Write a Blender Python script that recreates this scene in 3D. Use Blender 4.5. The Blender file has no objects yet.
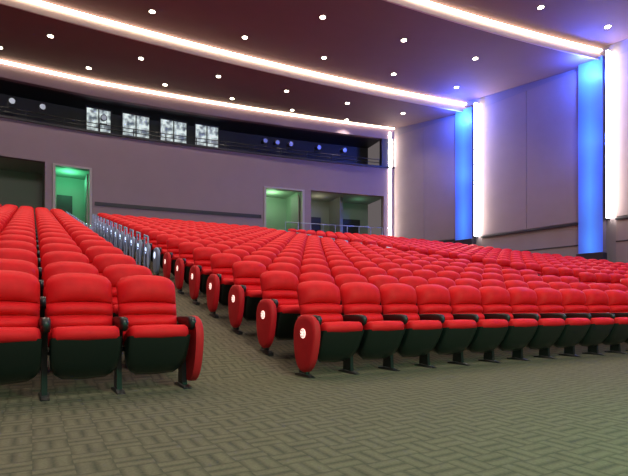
import bpy, math, random
from mathutils import Vector, Matrix
random.seed(4)
S = bpy.context.scene
try:
    S.view_settings.view_transform = 'Standard'
    S.view_settings.look = 'None'
except Exception: pass
rad = math.radians

# ---------------------------------------------------------------- materials
def mat(name, col, rough=0.6, metal=0.0, emit=None, es=0.0, noise=0.0, nscale=20, bump=0.0, sheen=0.0, spec=None):
    m = bpy.data.materials.new(name); m.use_nodes = True
    nt = m.node_tree; b = nt.nodes['Principled BSDF']
    b.inputs['Base Color'].default_value = (*col, 1)
    b.inputs['Roughness'].default_value = rough
    b.inputs['Metallic'].default_value = metal
    if spec is not None: b.inputs['Specular IOR Level'].default_value = spec
    if sheen: b.inputs['Sheen Weight'].default_value = sheen
    if emit:
        b.inputs['Emission Color'].default_value = (*emit, 1)
        b.inputs['Emission Strength'].default_value = es
    if noise or bump:
        tc = nt.nodes.new('ShaderNodeTexCoord')
        n = nt.nodes.new('ShaderNodeTexNoise'); n.inputs['Scale'].default_value = nscale
        n.inputs['Detail'].default_value = 4
        nt.links.new(tc.outputs['Object'], n.inputs['Vector'])
        if noise:
            mx = nt.nodes.new('ShaderNodeMix'); mx.data_type = 'RGBA'
            mx.inputs[6].default_value = tuple(c*(1-noise) for c in col)+(1,)
            mx.inputs[7].default_value = tuple(min(1, c*(1+noise)) for c in col)+(1,)
            nt.links.new(n.outputs['Fac'], mx.inputs[0])
            nt.links.new(mx.outputs[2], b.inputs['Base Color'])
        if bump:
            bp = nt.nodes.new('ShaderNodeBump'); bp.inputs['Strength'].default_value = bump
            bp.inputs['Distance'].default_value = 0.01
            nt.links.new(n.outputs['Fac'], bp.inputs['Height'])
            nt.links.new(bp.outputs['Normal'], b.inputs['Normal'])
    return m

def carpet_mat():
    m = bpy.data.materials.new('carpet'); m.use_nodes = True
    nt = m.node_tree; b = nt.nodes['Principled BSDF']; N = nt.nodes; L = nt.links
    b.inputs['Roughness'].default_value = 0.95
    b.inputs['Specular IOR Level'].default_value = 0.1
    tc = N.new('ShaderNodeTexCoord'); mp = N.new('ShaderNodeMapping')
    mp.inputs['Rotation'].default_value = (0, 0, rad(-30))
    mp.inputs['Scale'].default_value = (6.0, 6.0, 6.0)
    L.new(tc.outputs['Object'], mp.inputs['Vector'])
    sp = N.new('ShaderNodeSeparateXYZ'); L.new(mp.outputs[0], sp.inputs[0])
    def M(op, a, bb=None, c=None):
        n = N.new('ShaderNodeMath'); n.operation = op
        for i, v in enumerate((a, bb, c)):
            if v is None: continue
            if isinstance(v, (int, float)): n.inputs[i].default_value = v
            else: L.new(v, n.inputs[i])
        return n.outputs[0]
    u, v = sp.outputs[0], sp.outputs[1]
    chk = M('FLOORED_MODULO', M('ADD', M('FLOOR', u), M('FLOOR', v)), 2)
    su = M('PINGPONG', M('MULTIPLY', u, 2), 0.5)
    sv = M('PINGPONG', M('MULTIPLY', v, 2), 0.5)
    a = M('MULTIPLY', su, chk); bq = M('MULTIPLY', sv, M('SUBTRACT', 1, chk))
    st = M('ADD', a, bq)
    f = M('SMOOTH_MIN', M('MULTIPLY', st, 3.0), 1.0, 0.1)
    nz = N.new('ShaderNodeTexNoise'); nz.inputs['Scale'].default_value = 70
    L.new(tc.outputs['Object'], nz.inputs['Vector'])
    nz2 = N.new('ShaderNodeTexNoise'); nz2.inputs['Scale'].default_value = 7
    L.new(tc.outputs['Object'], nz2.inputs['Vector'])
    ff = M('ADD', M('ADD', M('MULTIPLY', f, 0.42), M('MULTIPLY', nz.outputs['Fac'], 0.5)), M('MULTIPLY', nz2.outputs['Fac'], 0.35))
    cr = N.new('ShaderNodeValToRGB')
    cr.color_ramp.elements[0].position = 0.28; cr.color_ramp.elements[0].color = (0.052, 0.050, 0.036, 1)
    cr.color_ramp.elements[1].position = 0.98; cr.color_ramp.elements[1].color = (0.150, 0.130, 0.086, 1)
    L.new(ff, cr.inputs[0]); L.new(cr.outputs[0], b.inputs['Base Color'])
    bp = N.new('ShaderNodeBump'); bp.inputs['Strength'].default_value = 0.4; bp.inputs['Distance'].default_value = 0.01
    L.new(ff, bp.inputs['Height']); L.new(bp.outputs[0], b.inputs['Normal'])
    return m

RED = mat('red_fabric', (0.66, 0.007, 0.012), 0.65, noise=0.2, nscale=9, bump=0.15, spec=0.2)
REDD = mat('red_fabric_panel', (0.50, 0.010, 0.016), 0.65, noise=0.15, nscale=12, spec=0.25)
SHELL = mat('dark_shell_plastic', (0.007, 0.011, 0.010), 0.3)
BLACK = mat('black_metal', (0.008, 0.009, 0.010), 0.4)
BLUEP = mat('silver_end_panel', (0.22, 0.27, 0.40), 0.4, metal=0.2)
LAMPD = mat('aisle_light_disc', (1, 0.9, 0.85), 0.4, emit=(1, 0.7, 0.62), es=1.3)
LAMPB = mat('aisle_light_blue_disc', (0.8, 0.9, 1), 0.4, emit=(0.6, 0.75, 1.0), es=1.6)
CARPET = carpet_mat()
CEIL = mat('ceiling_paint', (0.165, 0.100, 0.105), 0.85, noise=0.06, nscale=1.5)
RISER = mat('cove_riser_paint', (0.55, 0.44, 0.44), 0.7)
COVE = mat('cove_led_strip', (1, 1, 1), 0.5, emit=(1.0, 0.78, 0.52), es=9)
WALLB = mat('back_wall_plaster', (0.255, 0.185, 0.215), 0.85, noise=0.06, nscale=1.2)
DARK = mat('dark_trim', (0.02, 0.018, 0.025), 0.5)
WALLR = mat('side_wall_plaster', (0.22, 0.19, 0.22), 0.85)
PANEL = mat('acoustic_panel_fabric', (0.265, 0.210, 0.22), 0.9, noise=0.08, nscale=1.5, bump=0.1)
WHITEL = mat('white_led_strip', (1, 1, 1), 0.5, emit=(1.0, 0.88, 0.74), es=30)
DOWNL = mat('downlight_lens', (1, 1, 1), 0.5, emit=(1.0, 0.86, 0.65), es=14)
JAMB = mat('door_frame_paint', (0.36, 0.32, 0.33), 0.6)
CORR = mat('corridor_plaster', (0.30, 0.34, 0.30), 0.8)
STEEL = mat('brushed_steel', (0.35, 0.4, 0.5), 0.35, metal=0.7)
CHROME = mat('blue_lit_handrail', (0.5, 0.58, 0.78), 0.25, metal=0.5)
def column_mat():  # blue wash light on the pilaster, its falloff painted into the emission
    m = bpy.data.materials.new('blue_wash_glow'); m.use_nodes = True
    nt = m.node_tree; b = nt.nodes['Principled BSDF']; L = nt.links
    b.inputs['Base Color'].default_value = (0.1, 0.2, 0.6, 1)
    tc = nt.nodes.new('ShaderNodeTexCoord'); sp = nt.nodes.new('ShaderNodeSeparateXYZ'); L.new(tc.outputs['Generated'], sp.inputs[0])
    pp = nt.nodes.new('ShaderNodeMath'); pp.operation = 'PINGPONG'; pp.inputs[1].default_value = 0.5; L.new(sp.outputs[0], pp.inputs[0])
    cr = nt.nodes.new('ShaderNodeValToRGB')
    e = cr.color_ramp.elements
    e[0].position = 0.05; e[0].color = (0.01, 0.05, 0.5, 1); e[1].position = 0.5; e[1].color = (0.04, 0.26, 1.0, 1)
    L.new(pp.outputs[0], cr.inputs[0])
    n = nt.nodes.new('ShaderNodeTexNoise'); n.inputs['Scale'].default_value = 0.5; L.new(tc.outputs['Object'], n.inputs['Vector'])
    mm = nt.nodes.new('ShaderNodeMath'); mm.operation = 'MULTIPLY_ADD'; mm.inputs[1].default_value = 1.3; mm.inputs[2].default_value = 0.2
    L.new(n.outputs['Fac'], mm.inputs[0]); L.new(mm.outputs[0], b.inputs['Emission Strength'])
    L.new(cr.outputs[0], b.inputs['Emission Color'])
    return m
BLUEL = column_mat()
def window_mat():
    m = bpy.data.materials.new('lit_booth_glass'); m.use_nodes = True
    nt = m.node_tree; b = nt.nodes['Principled BSDF']
    b.inputs['Base Color'].default_value = (0.3, 0.33, 0.35, 1); b.inputs['Roughness'].default_value = 0.15
    tc = nt.nodes.new('ShaderNodeTexCoord'); v = nt.nodes.new('ShaderNodeTexNoise')
    v.inputs['Scale'].default_value = 3.2; v.inputs['Detail'].default_value = 6
    cr = nt.nodes.new('ShaderNodeValToRGB')
    cr.color_ramp.elements[0].position = 0.40; cr.color_ramp.elements[0].color = (0.05, 0.07, 0.08, 1)
    cr.color_ramp.elements[1].position = 0.62; cr.color_ramp.elements[1].color = (0.8, 0.92, 0.88, 1)
    nt.links.new(tc.outputs['Object'], v.inputs['Vector']); nt.links.new(v.outputs['Fac'], cr.inputs[0])
    nt.links.new(cr.outputs[0], b.inputs['Emission Color']); b.inputs['Emission Strength'].default_value = 0.95
    return m
WIN = window_mat()

# ---------------------------------------------------------------- geometry helpers
class MB:
    def __init__(s): s.v = []; s.f = []; s.m = []; s.mats = []; s.sm = []
    def mi(s, m):
        if m not in s.mats: s.mats.append(m)
        return s.mats.index(m)
    def add(s, vs, fs, m, smooth=False, M=None):
        o = len(s.v)
        s.v += [tuple((M @ Vector(p)) if M else p) for p in vs]
        k = s.mi(m)
        for f in fs: s.f.append([i+o for i in f]); s.m.append(k); s.sm.append(smooth)
    def box(s, x0, x1, y0, y1, z0, z1, m, M=None):
        vs = [(x, y, z) for z in (z0, z1) for y in (y0, y1) for x in (x0, x1)]
        fs = [(0,2,3,1),(4,5,7,6),(0,1,5,4),(2,6,7,3),(0,4,6,2),(1,3,7,5)]
        s.add(vs, fs, m, False, M)
    def rings(s, R, m, smooth=True, caps=True, mfun=None, M=None):
        n = len(R[0]); vs = [p for r in R for p in r]; fs = []; o = len(s.f)
        for i in range(len(R)-1):
            for j in range(n):
                fs.append((i*n+j, i*n+(j+1)%n, (i+1)*n+(j+1)%n, (i+1)*n+j))
        if caps:
            fs.append(tuple(range(n-1, -1, -1))); fs.append(tuple((len(R)-1)*n+j for j in range(n)))
        s.add(vs, fs, m, smooth, M)
        if mfun:
            for q in range((len(R)-1)*n):
                mm = mfun(q // n, q % n)
                if mm: s.m[o+q] = s.mi(mm)
    def xloft(s, prof, xs, scs, piv, m, smooth=True, M=None):
        R = [[(x, piv[0]+(p[0]-piv[0])*k, piv[1]+(p[1]-piv[1])*k) for p in prof] for x, k in zip(xs, scs)]
        s.rings(R, m, smooth, True, None, M)
    def cyl(s, p0, p1, r, m, n=12, r2=None):
        p0 = Vector(p0); p1 = Vector(p1); d = (p1-p0).normalized()
        q = d.to_track_quat('Z', 'Y').to_matrix(); r2 = r if r2 is None else r2
        R = []
        for p, rr in ((p0, r), (p1, r2)):
            R.append([tuple(p + q @ Vector((rr*math.cos(2*math.pi*i/n), rr*math.sin(2*math.pi*i/n), 0))) for i in range(n)])
        s.rings(R, m, True)
    def mesh(s, name, fixn=True):
        me = bpy.data.meshes.new(name); me.from_pydata(s.v, [], s.f)
        for m in s.mats: me.materials.append(m)
        for p, k, sm in zip(me.polygons, s.m, s.sm): p.material_index = k; p.use_smooth = sm
        if fixn:
            import bmesh
            bm = bmesh.new(); bm.from_mesh(me)
            bmesh.ops.recalc_face_normals(bm, faces=bm.faces); bm.to_mesh(me); bm.free()
        try: me.set_sharp_from_angle(angle=rad(50))
        except Exception: pass
        me.update(); return me
    def obj(s, name, parent=None, loc=None, rotz=0, bevel=0):
        o = bpy.data.objects.new(name, s.mesh(name)); S.collection.objects.link(o)
        if loc: o.location = loc
        o.rotation_euler = (0, 0, rotz)
        if parent: o.parent = parent
        if bevel:
            b = o.modifiers.new('b', 'BEVEL'); b.width = bevel; b.segments = 2
        return o

# hall plan: rows are arcs about a far point in front of the stage
CX, CY, PHI0 = 45.0, -72.7, rad(30)
def pol(r, a, z=0.0):
    ph = PHI0 - a
    return (CX - r*math.sin(ph), CY + r*math.cos(ph), z)
RISE = 0.21
def fz(r): return max(0.0, RISE*(min(r, 111)-90.15))
# right wall plan (bay points)
W = [(4.75, 29.95), (8.6, 25.7), (12.4, 20.5), (15.75, 15.0), (18.6, 9.0), (20.6, 2.6), (21.6, -4.2)]
def sidedist(x, y):
    best = 1e9
    for i in range(len(W)-1):
        ax, ay = W[i]; bx, by = W[i+1]; L = math.hypot(bx-ax, by-ay)
        dx, dy = (bx-ax)/L, (by-ay)/L
        best = min(best, (x-ax)*dy - (y-ay)*dx)
    return best
ALEFT = -0.11
def aend(r):
    a = -0.02
    while a < 0.5:
        p = pol(r, a)
        if sidedist(p[0], p[1]) <= 0.0: break
        a += 0.0005
    return a
def bwr(a): return 111.3 - 0.075*max(0, a*111)

def sweep(mb, prof, a0, a1, n, m, trim=False, off=None, closed=True, smooth=False):
    ends = [aend(p[0]) if trim else a1 for p in prof]
    R = []
    for i in range(n+1):
        f = i/n; ring = []
        for (r, z), e in zip(prof, ends):
            a = a0+(e-a0)*f
            ring.append(pol(r+(off(a) if off else 0), a, z))
        R.append(ring)
    if closed: mb.rings(R, m, smooth)
    else:
        k = len(prof); vs = [p for r in R for p in r]
        fs = [(i*k+j, i*k+j+1, (i+1)*k+j+1, (i+1)*k+j) for i in range(n) for j in range(k-1)]
        mb.add(vs, fs, m, smooth)

# ---------------------------------------------------------------- floor
mb = MB()
rs = [76, 80, 84, 88, 90.15] + [90.15+i for i in range(1, 21)] + [111.0, 111.35]
sweep(mb, [(r, fz(r)) for r in rs], ALEFT, None, 24, CARPET, trim=True, closed=False)
sweep(mb, [(111.0, fz(111)-0.01), (114.4, fz(111)-0.01)], ALEFT, 0.15, 16, CARPET, closed=False)
mb.obj('floor')

# ---------------------------------------------------------------- ceiling tiers and coves
ZL = 11.77
tiers = [(80.5, 86.6), (86.6, 92.9), (92.9, 99.2), (99.2, 105.7), (105.7, 111.2)]
mb = MB(); cv = MB()
for r0, r1 in tiers:
    sweep(mb, [(r0-0.3, ZL-0.56), (r1+0.1, ZL+0.02), (r1+0.1, ZL+0.5), (r0+0.1, ZL+0.5), (r0+0.1, ZL-0.0)], ALEFT, None, 40, CEIL, trim=True)
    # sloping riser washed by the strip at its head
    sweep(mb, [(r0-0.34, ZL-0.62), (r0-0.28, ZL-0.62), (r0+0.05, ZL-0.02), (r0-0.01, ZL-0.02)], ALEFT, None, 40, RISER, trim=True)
    sweep(cv, [(r0-0.22, ZL-0.12), (r0-0.13, ZL-0.16), (r0-0.10, ZL-0.09), (r0-0.19, ZL-0.05)], ALEFT, None, 40, COVE, trim=True)
mb.obj('ceiling')
aB = 17.0/111
off = lambda a: bwr(a)-111.3
sweep(cv, [(111.15, ZL-0.16), (111.28, ZL-0.16), (111.28, ZL-0.06), (111.15, ZL-0.06)], ALEFT, aB-0.003, 40, COVE, off=off)
cv.obj('cove_lighting')

# downlights
dl = MB(); spots = []
for r, sp, ph in [(95, 3.4, 0.4), (97.6, 3.4, 2.0), (101, 3.6, 1.2), (104, 3.6, 3.0), (107.2, 3.4, 0.2), (109.8, 3.4, 1.8), (89.5, 3.6, 1.0)]:
    t = -9+ph
    ae = aend(r)
    for r0, r1 in tiers:
        if r0 <= r < r1: zz = ZL-0.53+0.55*(r-r0)/(r1-r0)
    while t/r < ae-0.01:
        p = pol(r, t/r)
        dl.cyl((p[0], p[1], zz+0.03), (p[0], p[1], zz-0.03), 0.105, DOWNL, 16)
        dl.cyl((p[0], p[1], zz+0.03), (p[0], p[1], zz-0.022), 0.15, DARK, 16)
        spots.append((p[0], p[1], zz-0.06))
        t += sp
dl.obj('ceiling_downlights')

# ---------------------------------------------------------------- back wall
mb = MB()
def bw(t0, t1, z0, z1, d0=0.0, d1=0.3, m=WALLB, n=None, B=None):
    B = B or mb
    n = n or max(1, int((t1-t0)/1.0))
    sweep(B, [(111.3+d0, z0), (111.3+d1, z0), (111.3+d1, z1), (111.3+d0, z1)], t0/111, t1/111, n, m, off=off)
T0, T1 = ALEFT*111, 17.0
ZD = 7.5; FB = fz(111)
for a, b in [(T0, -6.8), (-2.1, -1.8), (-0.1, 8.55), (10.95, 11.35), (16.0, T1)]:
    bw(a, b, FB-0.1, ZD)
bw(T0, T1, ZD, 9.2)
bw(T0, T1, 11.0, ZL+0.4)
mb.obj('wall_back')
mb = MB()
bw(T0, T1-1, 9.0, 9.15, 0.3, 3.0, DARK, B=mb)
bw(T0, T1-1, 9.15, 12.0, 2.0, 2.2, DARK, B=mb)
bw(T0, T1-1, 11.0, 11.1, 0.3, 2.0, DARK, B=mb)
bw(15.9, T1, 9.2, 11.0, 0.05, 0.3, DARK, B=mb)
mb.obj('projection_booth')
mb = MB()
bw(T0, T1-0.4, FB-0.1, 8.0, 3.2, 3.4, CORR, B=mb)
bw(T0, T1-0.4, ZD+0.15, ZD+0.25, 0.3, 3.2, CORR, B=mb)
bw(-2.1, -1.9, FB-0.1, ZD+.15, 0.3, 3.2, CORR, B=mb)
bw(0.2, 0.4, FB-0.1, ZD+.15, 0.3, 3.2, CORR, B=mb)
bw(11.05, 11.25, FB-0.1, ZD+.15, 0.3, 3.2, CORR, B=mb)
bw(13.9, 14.1, FB-0.1, ZD+.15, 1.6, 3.2, CORR, B=mb)
bw(8.2, 8.4, FB-0.1, ZD+.15, 0.3, 3.2, CORR, B=mb)
bw(-1.45, -0.75, FB, FB+2.3, 3.12, 3.2, DARK, B=mb)
bw(12.1, 13.3, FB, FB+2.2, 3.12, 3.2, DARK, B=mb)
bw(14.8, 16.0, FB, FB+2.2, 3.12, 3.2, DARK, B=mb)
mb.obj('wall_corridor')
mb = MB()
bw(T0, T1, 9.2, 9.3, -0.08, 0.34, DARK, B=mb)
mb.obj('trim_1')
mb = MB()
bw(-0.0, 8.4, 5.70, 5.88, -0.03, 0.0, DARK, B=mb)
mb.obj('trim_2')
def frame(t0, t1, name):
    mb = MB()
    bw(t0+0.01, t0+0.13, FB, ZD-0.01, -0.04, 0.29, JAMB, B=mb)
    bw(t1-0.13, t1-0.01, FB, ZD-0.01, -0.04, 0.29, JAMB, B=mb)
    bw(t0+0.13, t1-0.13, ZD-0.10, ZD-0.01, -0.04, 0.29, JAMB, B=mb)
    mb.obj(name)
frame(-1.8, -0.1, 'door_1'); frame(8.55, 10.95, 'door_2')
def leaf(t, name):
    mb = MB()
    mb.box(-0.03, 0.03, 0, 1.1, 0, 2.9, JAMB); mb.box(-0.07, 0.07, 0.9, 1.0, 0.95, 1.0, STEEL)
    a = t/111; p = pol(bwr(a)+0.35, a, FB)
    mb.obj(name, loc=p, rotz=PHI0-a)
leaf(-0.28, 'open_door'); leaf(10.75, 'open_door')

def place(r, t, z, R=111.0):
    a = t/R; return pol(r+ (off(a)), a, z), PHI0-a
for t0, t1 in [(-0.3, 0.85), (1.35, 2.7), (3.2, 4.6), (5.0, 6.3)]:
    mb = MB(); w = (t1-t0)/2; h = 1.35
    mb.box(-w, w, 0.0, 0.03, 0, h, WIN)
    for x in (-w, 0, w): mb.box(x-0.025, x+0.025, -0.05, 0.0, 0, h, DARK)
    for z in (0, h): mb.box(-w-0.03, w+0.03, -0.05, 0.0, z-0.03, z+0.03, DARK)
    p, rz = place(112.2, (t0+t1)/2, 9.4)
    mb.obj('window_%d' % (1+[-0.3, 1.35, 3.2, 5.0].index(t0)), loc=p, rotz=rz)
mb = MB()
def railpath(mb, r, t0, t1, z, h, step, m):
    n = int((t1-t0)/step); pts = []
    for i in range(n+1):
        a = (t0+(t1-t0)*i/n)/111; p = pol(r+off(a), a, z); pts.append(p)
        mb.cyl(p, (p[0], p[1], z+h), 0.025, m, 8)
    for a, b in zip(pts, pts[1:]):
        for hh in (h, h*0.55):
            mb.cyl((a[0], a[1], z+hh), (b[0], b[1], z+hh), 0.022, m, 8)
railpath(mb, 111.42, T0, 15.8, 9.3, 0.42, 1.5, BLACK)
mb.obj('balcony_railing')
mb = MB()
railpath(mb, 110.75, 9.6, 15.6, fz(110.5), 1.2, 0.75, STEEL)
mb.obj('cross_aisle_handrail')
def spot():
    mb = MB()
    mb.cyl((0, 0.22, 0.32), (0, -0.18, 0.25), 0.11, BLACK, 14, 0.14)
    mb.cyl((0, -0.18, 0.25), (0, -0.26, 0.235), 0.15, DARK, 14, 0.15)
    mb.cyl((0, -0.261, 0.235), (0, -0.268, 0.234), 0.12, STEEL, 14, 0.12)
    mb.box(-0.17, -0.15, -0.03, 0.03, 0.02, 0.3, BLACK); mb.box(0.15, 0.17, -0.03, 0.03, 0.02, 0.3, BLACK)
    mb.box(-0.17, 0.17, -0.03, 0.03, 0.0, 0.03, BLACK)
    return mb.mesh('stage_spotlight')
sm = spot()
for t in (-3.4, -2.2, 0.4, 8.6, 9.3, 10.1, 11.8, 13.4):
    o = bpy.data.objects.new('stage_spotlight', sm); S.collection.objects.link(o)
    p, rz = place(111.42, t, 9.745); o.location = p; o.rotation_euler = (0, 0, rz)

# left wall
mb = MB()
for i in range(9):
    r0 = 80+i*4; 
    p0 = pol(r0, ALEFT); p1 = pol(min(r0+4, 115), ALEFT)
    d = Vector(pol(100, ALEFT-0.003)) - Vector(pol(100, ALEFT))
    vs = [(p[0]+k*d.x, p[1]+k*d.y, z) for z in (0, 12.2) for p in (p0, p1) for k in (0, 1)]
    mb.add(vs, [(0,1,3,2),(4,6,7,5),(0,2,6,4),(1,5,7,3),(0,4,5,1),(2,3,7,6)], WALLB)
mb.obj('wall_left')

# ---------------------------------------------------------------- right wall bays
wr = MB()
for i in range(len(W)-1):
    A = Vector((*W[i], 0)); B = Vector((*W[i+1], 0)); L = (B-A).length; d = (B-A).normalized()
    m = Vector((-d.y, d.x, 0))
    if m.dot(Vector((0, 12, 0))-A) < 0: m = -m
    Mx = Matrix(((d.x, -m.x, 0, A.x), (d.y, -m.y, 0, A.y), (0, 0, 1, 0), (0, 0, 0, 1)))
    wr.box(-0.15, L+0.15, 0, 0.3, -0.1, 12.2, WALLR, Mx)
    floor_z = fz(math.hypot(B.x-CX, B.y-CY)); fa = fz(math.hypot(A.x-CX, A.y-CY))
    pb = MB()
    x0, x1 = 0.30, L-1.18
    xm = x0+(x1-x0)*0.5
    pb.box(x0, xm-0.008, -0.06, 0, 4.5, 11.15, PANEL)
    pb.box(xm+0.008, x1, -0.06, 0, 4.5, 11.15, PANEL)
    o = pb.obj('acoustic_panel', bevel=0.01); o.matrix_world = Mx
    pb = MB()
    pb.box(x0, x1, -0.06, 0, min(floor_z, fa)-0.2, 4.36, PANEL)
    pb.box(x0, x1, -0.12, 0, 4.36, 4.46, DARK)
    pb.box(x0, x1, -0.08, 0, 3.45, 3.5, DARK)
    o = pb.obj('wainscot_panel', bevel=0.01); o.matrix_world = Mx
    pb = MB()
    pb.box(L-1.1, L-0.12, -0.3, 0, floor_z, 11.3, WALLR)
    pb.box(L-1.16, L-0.08, -0.42, 0, floor_z-0.1, floor_z+1.25, DARK)
    o = pb.obj('light_column', bevel=0.01); o.matrix_world = Mx
    pb = MB()
    pb.box(L-1.10, L-0.12, -0.34, -0.31, floor_z+1.27, 11.28, BLUEL)  # added glowing sheet, stands in for blue light falling on the pilaster
    o2 = pb.obj('blue_wash_face'); o2.parent = o
    pb = MB()
    pb.box(0.06, 0.14, -0.34, -0.06, 4.5, 11.4, WHITEL)
    pb.box(0.02, 0.06, -0.36, 0.0, 4.45, 11.45, STEEL)
    o = pb.obj('wall_light_strip'); o.matrix_world = Mx
    if i < 4:
        for dd, oo, zz, en in ((L-0.6, 0.95, 10.8, 620), (L-0.8, 1.3, 8.0, 130)):
            Pp = A + d*dd + m*oo
            l = bpy.data.lights.new('blue_column_lamp', 'POINT'); l.energy = en; l.color = (0.05, 0.12, 1.0); l.shadow_soft_size = 0.12
            lo = bpy.data.objects.new('blue_column_lamp', l); S.collection.objects.link(lo); lo.location = (Pp.x, Pp.y, zz)
wr.obj('wall_right')

# ---------------------------------------------------------------- seats
def seat_mesh(name, left_panel=False, right_panel=False, pm=REDD):
    mb = MB()
    R = []; us = [-1, -0.93, -0.75, -0.5, -0.25, 0, 0.25, 0.5, 0.75, 0.93, 1]
    segs = [0, 0.24, 0.42, 0.60, 1.001]
    vs_ = sorted(set([round(i/30, 4) for i in range(31)] + [0.235, 0.245, 0.415, 0.425, 0.595, 0.605]))
    for v in vs_:
        for a, b in zip(segs, segs[1:]):
            if a <= v < b: g = math.sin(math.pi*(v-a)/(b-a))**0.5 if 0 < (v-a)/(b-a) < 1 else 0
        if v > 0.80: g = 1.0
        top = max(0, (v-0.84)/0.16)
        w = 0.256*(1-0.02*math.cos(v*3)) * (1-0.16*top**2.5)
        th = 1.0-0.75*top**3
        cy = 0.03+0.17*v
        ring = []
        for u in us:
            z = 0.40+v*(0.625-0.035*abs(u)**3)
            y = cy-0.015-0.115*(1-abs(u)**5)**0.6*(0.25+0.75*g)*th*(1.15 if v > .60 else 1)
            ring.append((u*w, y, z))
        for u in reversed(us):
            z = 0.40+v*(0.625-0.035*abs(u)**3)
            ring.append((u*w, cy+0.05*(1-abs(u)**6)*th+0.01, z))
        R.append(ring)
    nf = len(us)
    mb.rings(R, RED, True, True, lambda i, j: SHELL if nf <= j < 2*nf-1 else None)
    xs = [-0.245, -0.235, -0.21, -0.1, 0, 0.1, 0.21, 0.235, 0.245]; sc = [0.55, 0.82, 0.97, 1.0, 1.03, 1.0, 0.97, 0.82, 0.55]
    cush = [(-0.37, 0.47), (-0.395, 0.49), (-0.40, 0.53), (-0.375, 0.565), (-0.33, 0.58), (-0.2, 0.545), (-0.02, 0.49), (0.03, 0.45), (0.04, 0.38), (-0.05, 0.34)]
    mb.xloft(cush, xs, sc, (-0.18, 0.48), RED)
    sh = [(-0.385, 0.495), (-0.37, 0.45), (-0.33, 0.37), (-0.27, 0.26), (-0.20, 0.17), (-0.13, 0.14), (-0.03, 0.18), (0.02, 0.26), (0.0, 0.38), (-0.2, 0.48)]
    xs2 = [-0.25, -0.242, -0.215, -0.16, 0, 0.16, 0.215, 0.242, 0.25]; sc2 = [0.55, 0.72, 0.86, 0.97, 1.0, 0.97, 0.86, 0.72, 0.55]
    mb.xloft(sh, xs2, sc2, (-0.34, 0.49), SHELL)
    mb.cyl((-0.27, 0.0, 0.36), (0.25, 0.0, 0.36), 0.022, BLACK, 8)
    def arm(x):
        prof = [(-0.36, 0.60), (-0.345, 0.555), (-0.30, 0.53), (-0.22, 0.565), (0.04, 0.575), (0.10, 0.60), (0.10, 0.635), (0.02, 0.645), (-0.25, 0.65), (-0.33, 0.64)]
        mb.xloft(prof, [x-0.034, x-0.028, x-0.012, x+0.012, x+0.028, x+0.034], [0.75, 0.93, 1, 1, 0.93, 0.75], (-0.13, 0.61), BLACK)
        st = [(-0.10, -0.04), (0.06, -0.04), (0.05, 0.25), (0.09, 0.58), (-0.16, 0.58), (-0.08, 0.28)]
        mb.xloft(st, [x-0.02, x+0.02], [1, 1], (0, 0.3), BLACK, False)
        ft = [(-0.2, -0.035), (0.14, 0.0), (0.14, 0.02), (0.02, 0.035), (-0.12, 0.025), (-0.2, 0.005)]
        mb.xloft(ft, [x-0.035, x-0.03, x+0.03, x+0.035], [0.9, 1, 1, 0.9], (0, 0.0), BLACK, False)
    def panel(x, sgn):
        pts = []
        for k in range(28):
            th = 2*math.pi*k/28; c, s_ = math.cos(th), math.sin(th)
            yy = math.copysign(abs(c)**0.75, c); zz = math.copysign(abs(s_)**0.85, s_)
            wv = 0.265*(0.82+0.18*zz)
            pts.append((-0.15-0.02*zz+wv*yy, 0.355+0.29*zz))
        o = sgn
        mb.xloft(pts, [x+o*0.0, x+o*0.015, x+o*0.055, x+o*0.07, x+o*0.075], [1, 1.02, 1.02, 0.96, 0.85], (-0.15, 0.35), pm)
        if pm is REDD:
            mb.cyl((x+o*0.07, -0.16, 0.46), (x+o*0.082, -0.16, 0.46), 0.050, LAMPD, 18)
            for k in range(6):
                th = 2*math.pi*k/6; yy, zz = -0.16+0.032*math.cos(th), 0.46+0.032*math.sin(th)
                mb.cyl((x+o*0.08, yy, zz), (x+o*0.085, yy, zz), 0.008, REDD, 8)
        else:
            mb.cyl((x+o*0.07, -0.16, 0.48), (x+o*0.082, -0.16, 0.48), 0.075, LAMPB, 18)
    arm(-0.28)
    if left_panel: panel(-0.295, -1)
    if right_panel: arm(0.28); panel(0.295, 1)
    return mb.mesh(name)
M_MID = seat_mesh('theater_seat_mid')
M_L = seat_mesh('theater_seat_left_end', left_panel=True)
M_R = seat_mesh('theater_seat_right_end', right_panel=True)
M_LB = seat_mesh('theater_seat_left_end_upper', left_panel=True, pm=BLUEP)
M_RB = seat_mesh('theater_seat_right_end_upper', right_panel=True, pm=BLUEP)
P = 0.56
seats = 0
for k in range(20):
    r = 90+k
    def put(t, me):
        global seats
        a = t/r; ph = PHI0-a
        o = bpy.data.objects.new('theater_seat', me); S.collection.objects.link(o)
        o.location = pol(r, a, fz(r)); o.rotation_euler = (0, 0, ph); seats += 1
    up = k >= 7
    n = int((abs(ALEFT)*r-1.4-0.5)/P)
    for i in range(n):
        put(-1.4-P/2-0.02-i*P, (M_RB if up else M_R) if i == 0 else M_MID)
    for i in range(14):
        put(P/2-0.13+i*P, (M_LB if up else M_L) if i == 0 else (M_RB if up else M_R) if i == 13 else M_MID)
    i = 0
    while True:
        t = 9.2+P/2+i*P; p = pol(r, (t+P/2)/r)
        q = pol(r+0.2, (t+P/2)/r)
        if min(sidedist(p[0], p[1]), sidedist(q[0], q[1])) < 0.55: break
        put(t, (M_LB if up else M_L) if i == 0 else M_MID); i += 1
        if i > 30: break
print('seats', seats)
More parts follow.
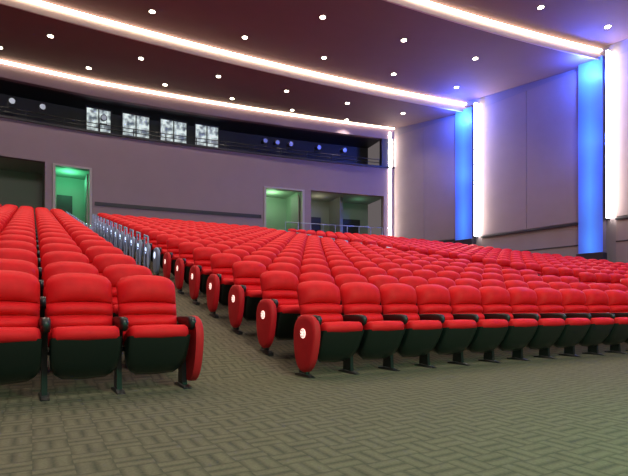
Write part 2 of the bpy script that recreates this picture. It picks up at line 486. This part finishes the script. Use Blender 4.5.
# short steel stair rails standing at the aisle ends of the upper rows
def aisle_rail(name, toff, k0, k1):
    mb = MB()
    for k in range(k0, k1):
        r = 90.42+k; a = toff/r; p = pol(r, a, fz(r)); q = pol(r+0.42, toff/(r+0.42), fz(r+0.42))
        mb.cyl((p[0], p[1], p[2]-0.02), (p[0], p[1], p[2]+0.88), 0.022, CHROME, 8)
        mb.cyl((q[0], q[1], q[2]-0.02), (q[0], q[1], q[2]+0.88), 0.022, CHROME, 8)
        mb.cyl((p[0], p[1], p[2]+0.88), (q[0], q[1], q[2]+0.88), 0.026, CHROME, 8)
        mb.cyl((p[0], p[1], p[2]+0.5), (q[0], q[1], q[2]+0.5), 0.018, CHROME, 8)
    mb.obj(name)
aisle_rail('aisle_handrail', -0.25, 7, 20)
aisle_rail('aisle_handrail', -1.30, 9, 20)
aisle_rail('aisle_handrail', 8.55, 9, 20)

# ---------------------------------------------------------------- lights
def area(name, loc, tgt, size, e, col):
    l = bpy.data.lights.new(name, 'AREA'); l.energy = e; l.size = size; l.color = col
    o = bpy.data.objects.new(name, l); S.collection.objects.link(o); o.location = loc
    o.rotation_euler = (Vector(tgt)-Vector(loc)).to_track_quat('-Z', 'Y').to_euler(); return o
area('stage_wash_lamp', (5, -5, 10.8), (-2, 15, 2), 4, 1700, (1, 0.93, 0.86))
area('green_floor_lamp', (4.2, 0.2, 2.0), (2.6, 2.8, 0), 0.8, 190, (0.03, 1.0, 0.42))
area('green_footlight_lamp', (-1.5, -3.0, 0.6), (0, 6, 0.3), 1.5, 45, (0.1, 1.0, 0.55))
for i, (x, y, z) in enumerate(spots):
    l = bpy.data.lights.new('downlight_lamp', 'SPOT'); l.energy = 275; l.spot_size = rad(118); l.spot_blend = 0.7
    l.color = (1, 0.86, 0.72); l.shadow_soft_size = 0.08
    o = bpy.data.objects.new('downlight_lamp', l); S.collection.objects.link(o); o.location = (x, y, z)
def pt(name, loc, e, col, s=0.1):
    l = bpy.data.lights.new(name, 'POINT'); l.energy = e; l.color = col; l.shadow_soft_size = s
    o = bpy.data.objects.new(name, l); S.collection.objects.link(o); o.location = loc
for t, e, c in [(-1.0, 60, (0.15, 1.0, 0.45)), (-4.5, 1, (1, 0.7, 0.5)), (9.7, 50, (0.5, 1.0, 0.5)), (12.6, 9, (1.0, 0.85, 0.6)), (15.3, 4, (0.4, 1.0, 0.6))]:
    p, _ = place(113.2, t, 7.2); pt('corridor_lamp', p, e, c)

w = bpy.data.worlds.new('world'); S.world = w; w.use_nodes = True
bg = w.node_tree.nodes['Background']; bg.inputs[0].default_value = (0.9, 0.76, 0.76, 1); bg.inputs[1].default_value = 0.14

# ---------------------------------------------------------------- camera
c = bpy.data.cameras.new('camera'); co = bpy.data.objects.new('camera', c); S.collection.objects.link(co)
co.location = (0, 0, 0.72); co.rotation_euler = (rad(90), 0, 0)
c.sensor_width = 36; c.lens = 36*488/628; c.shift_y = 70/628; c.clip_end = 300
S.camera = co
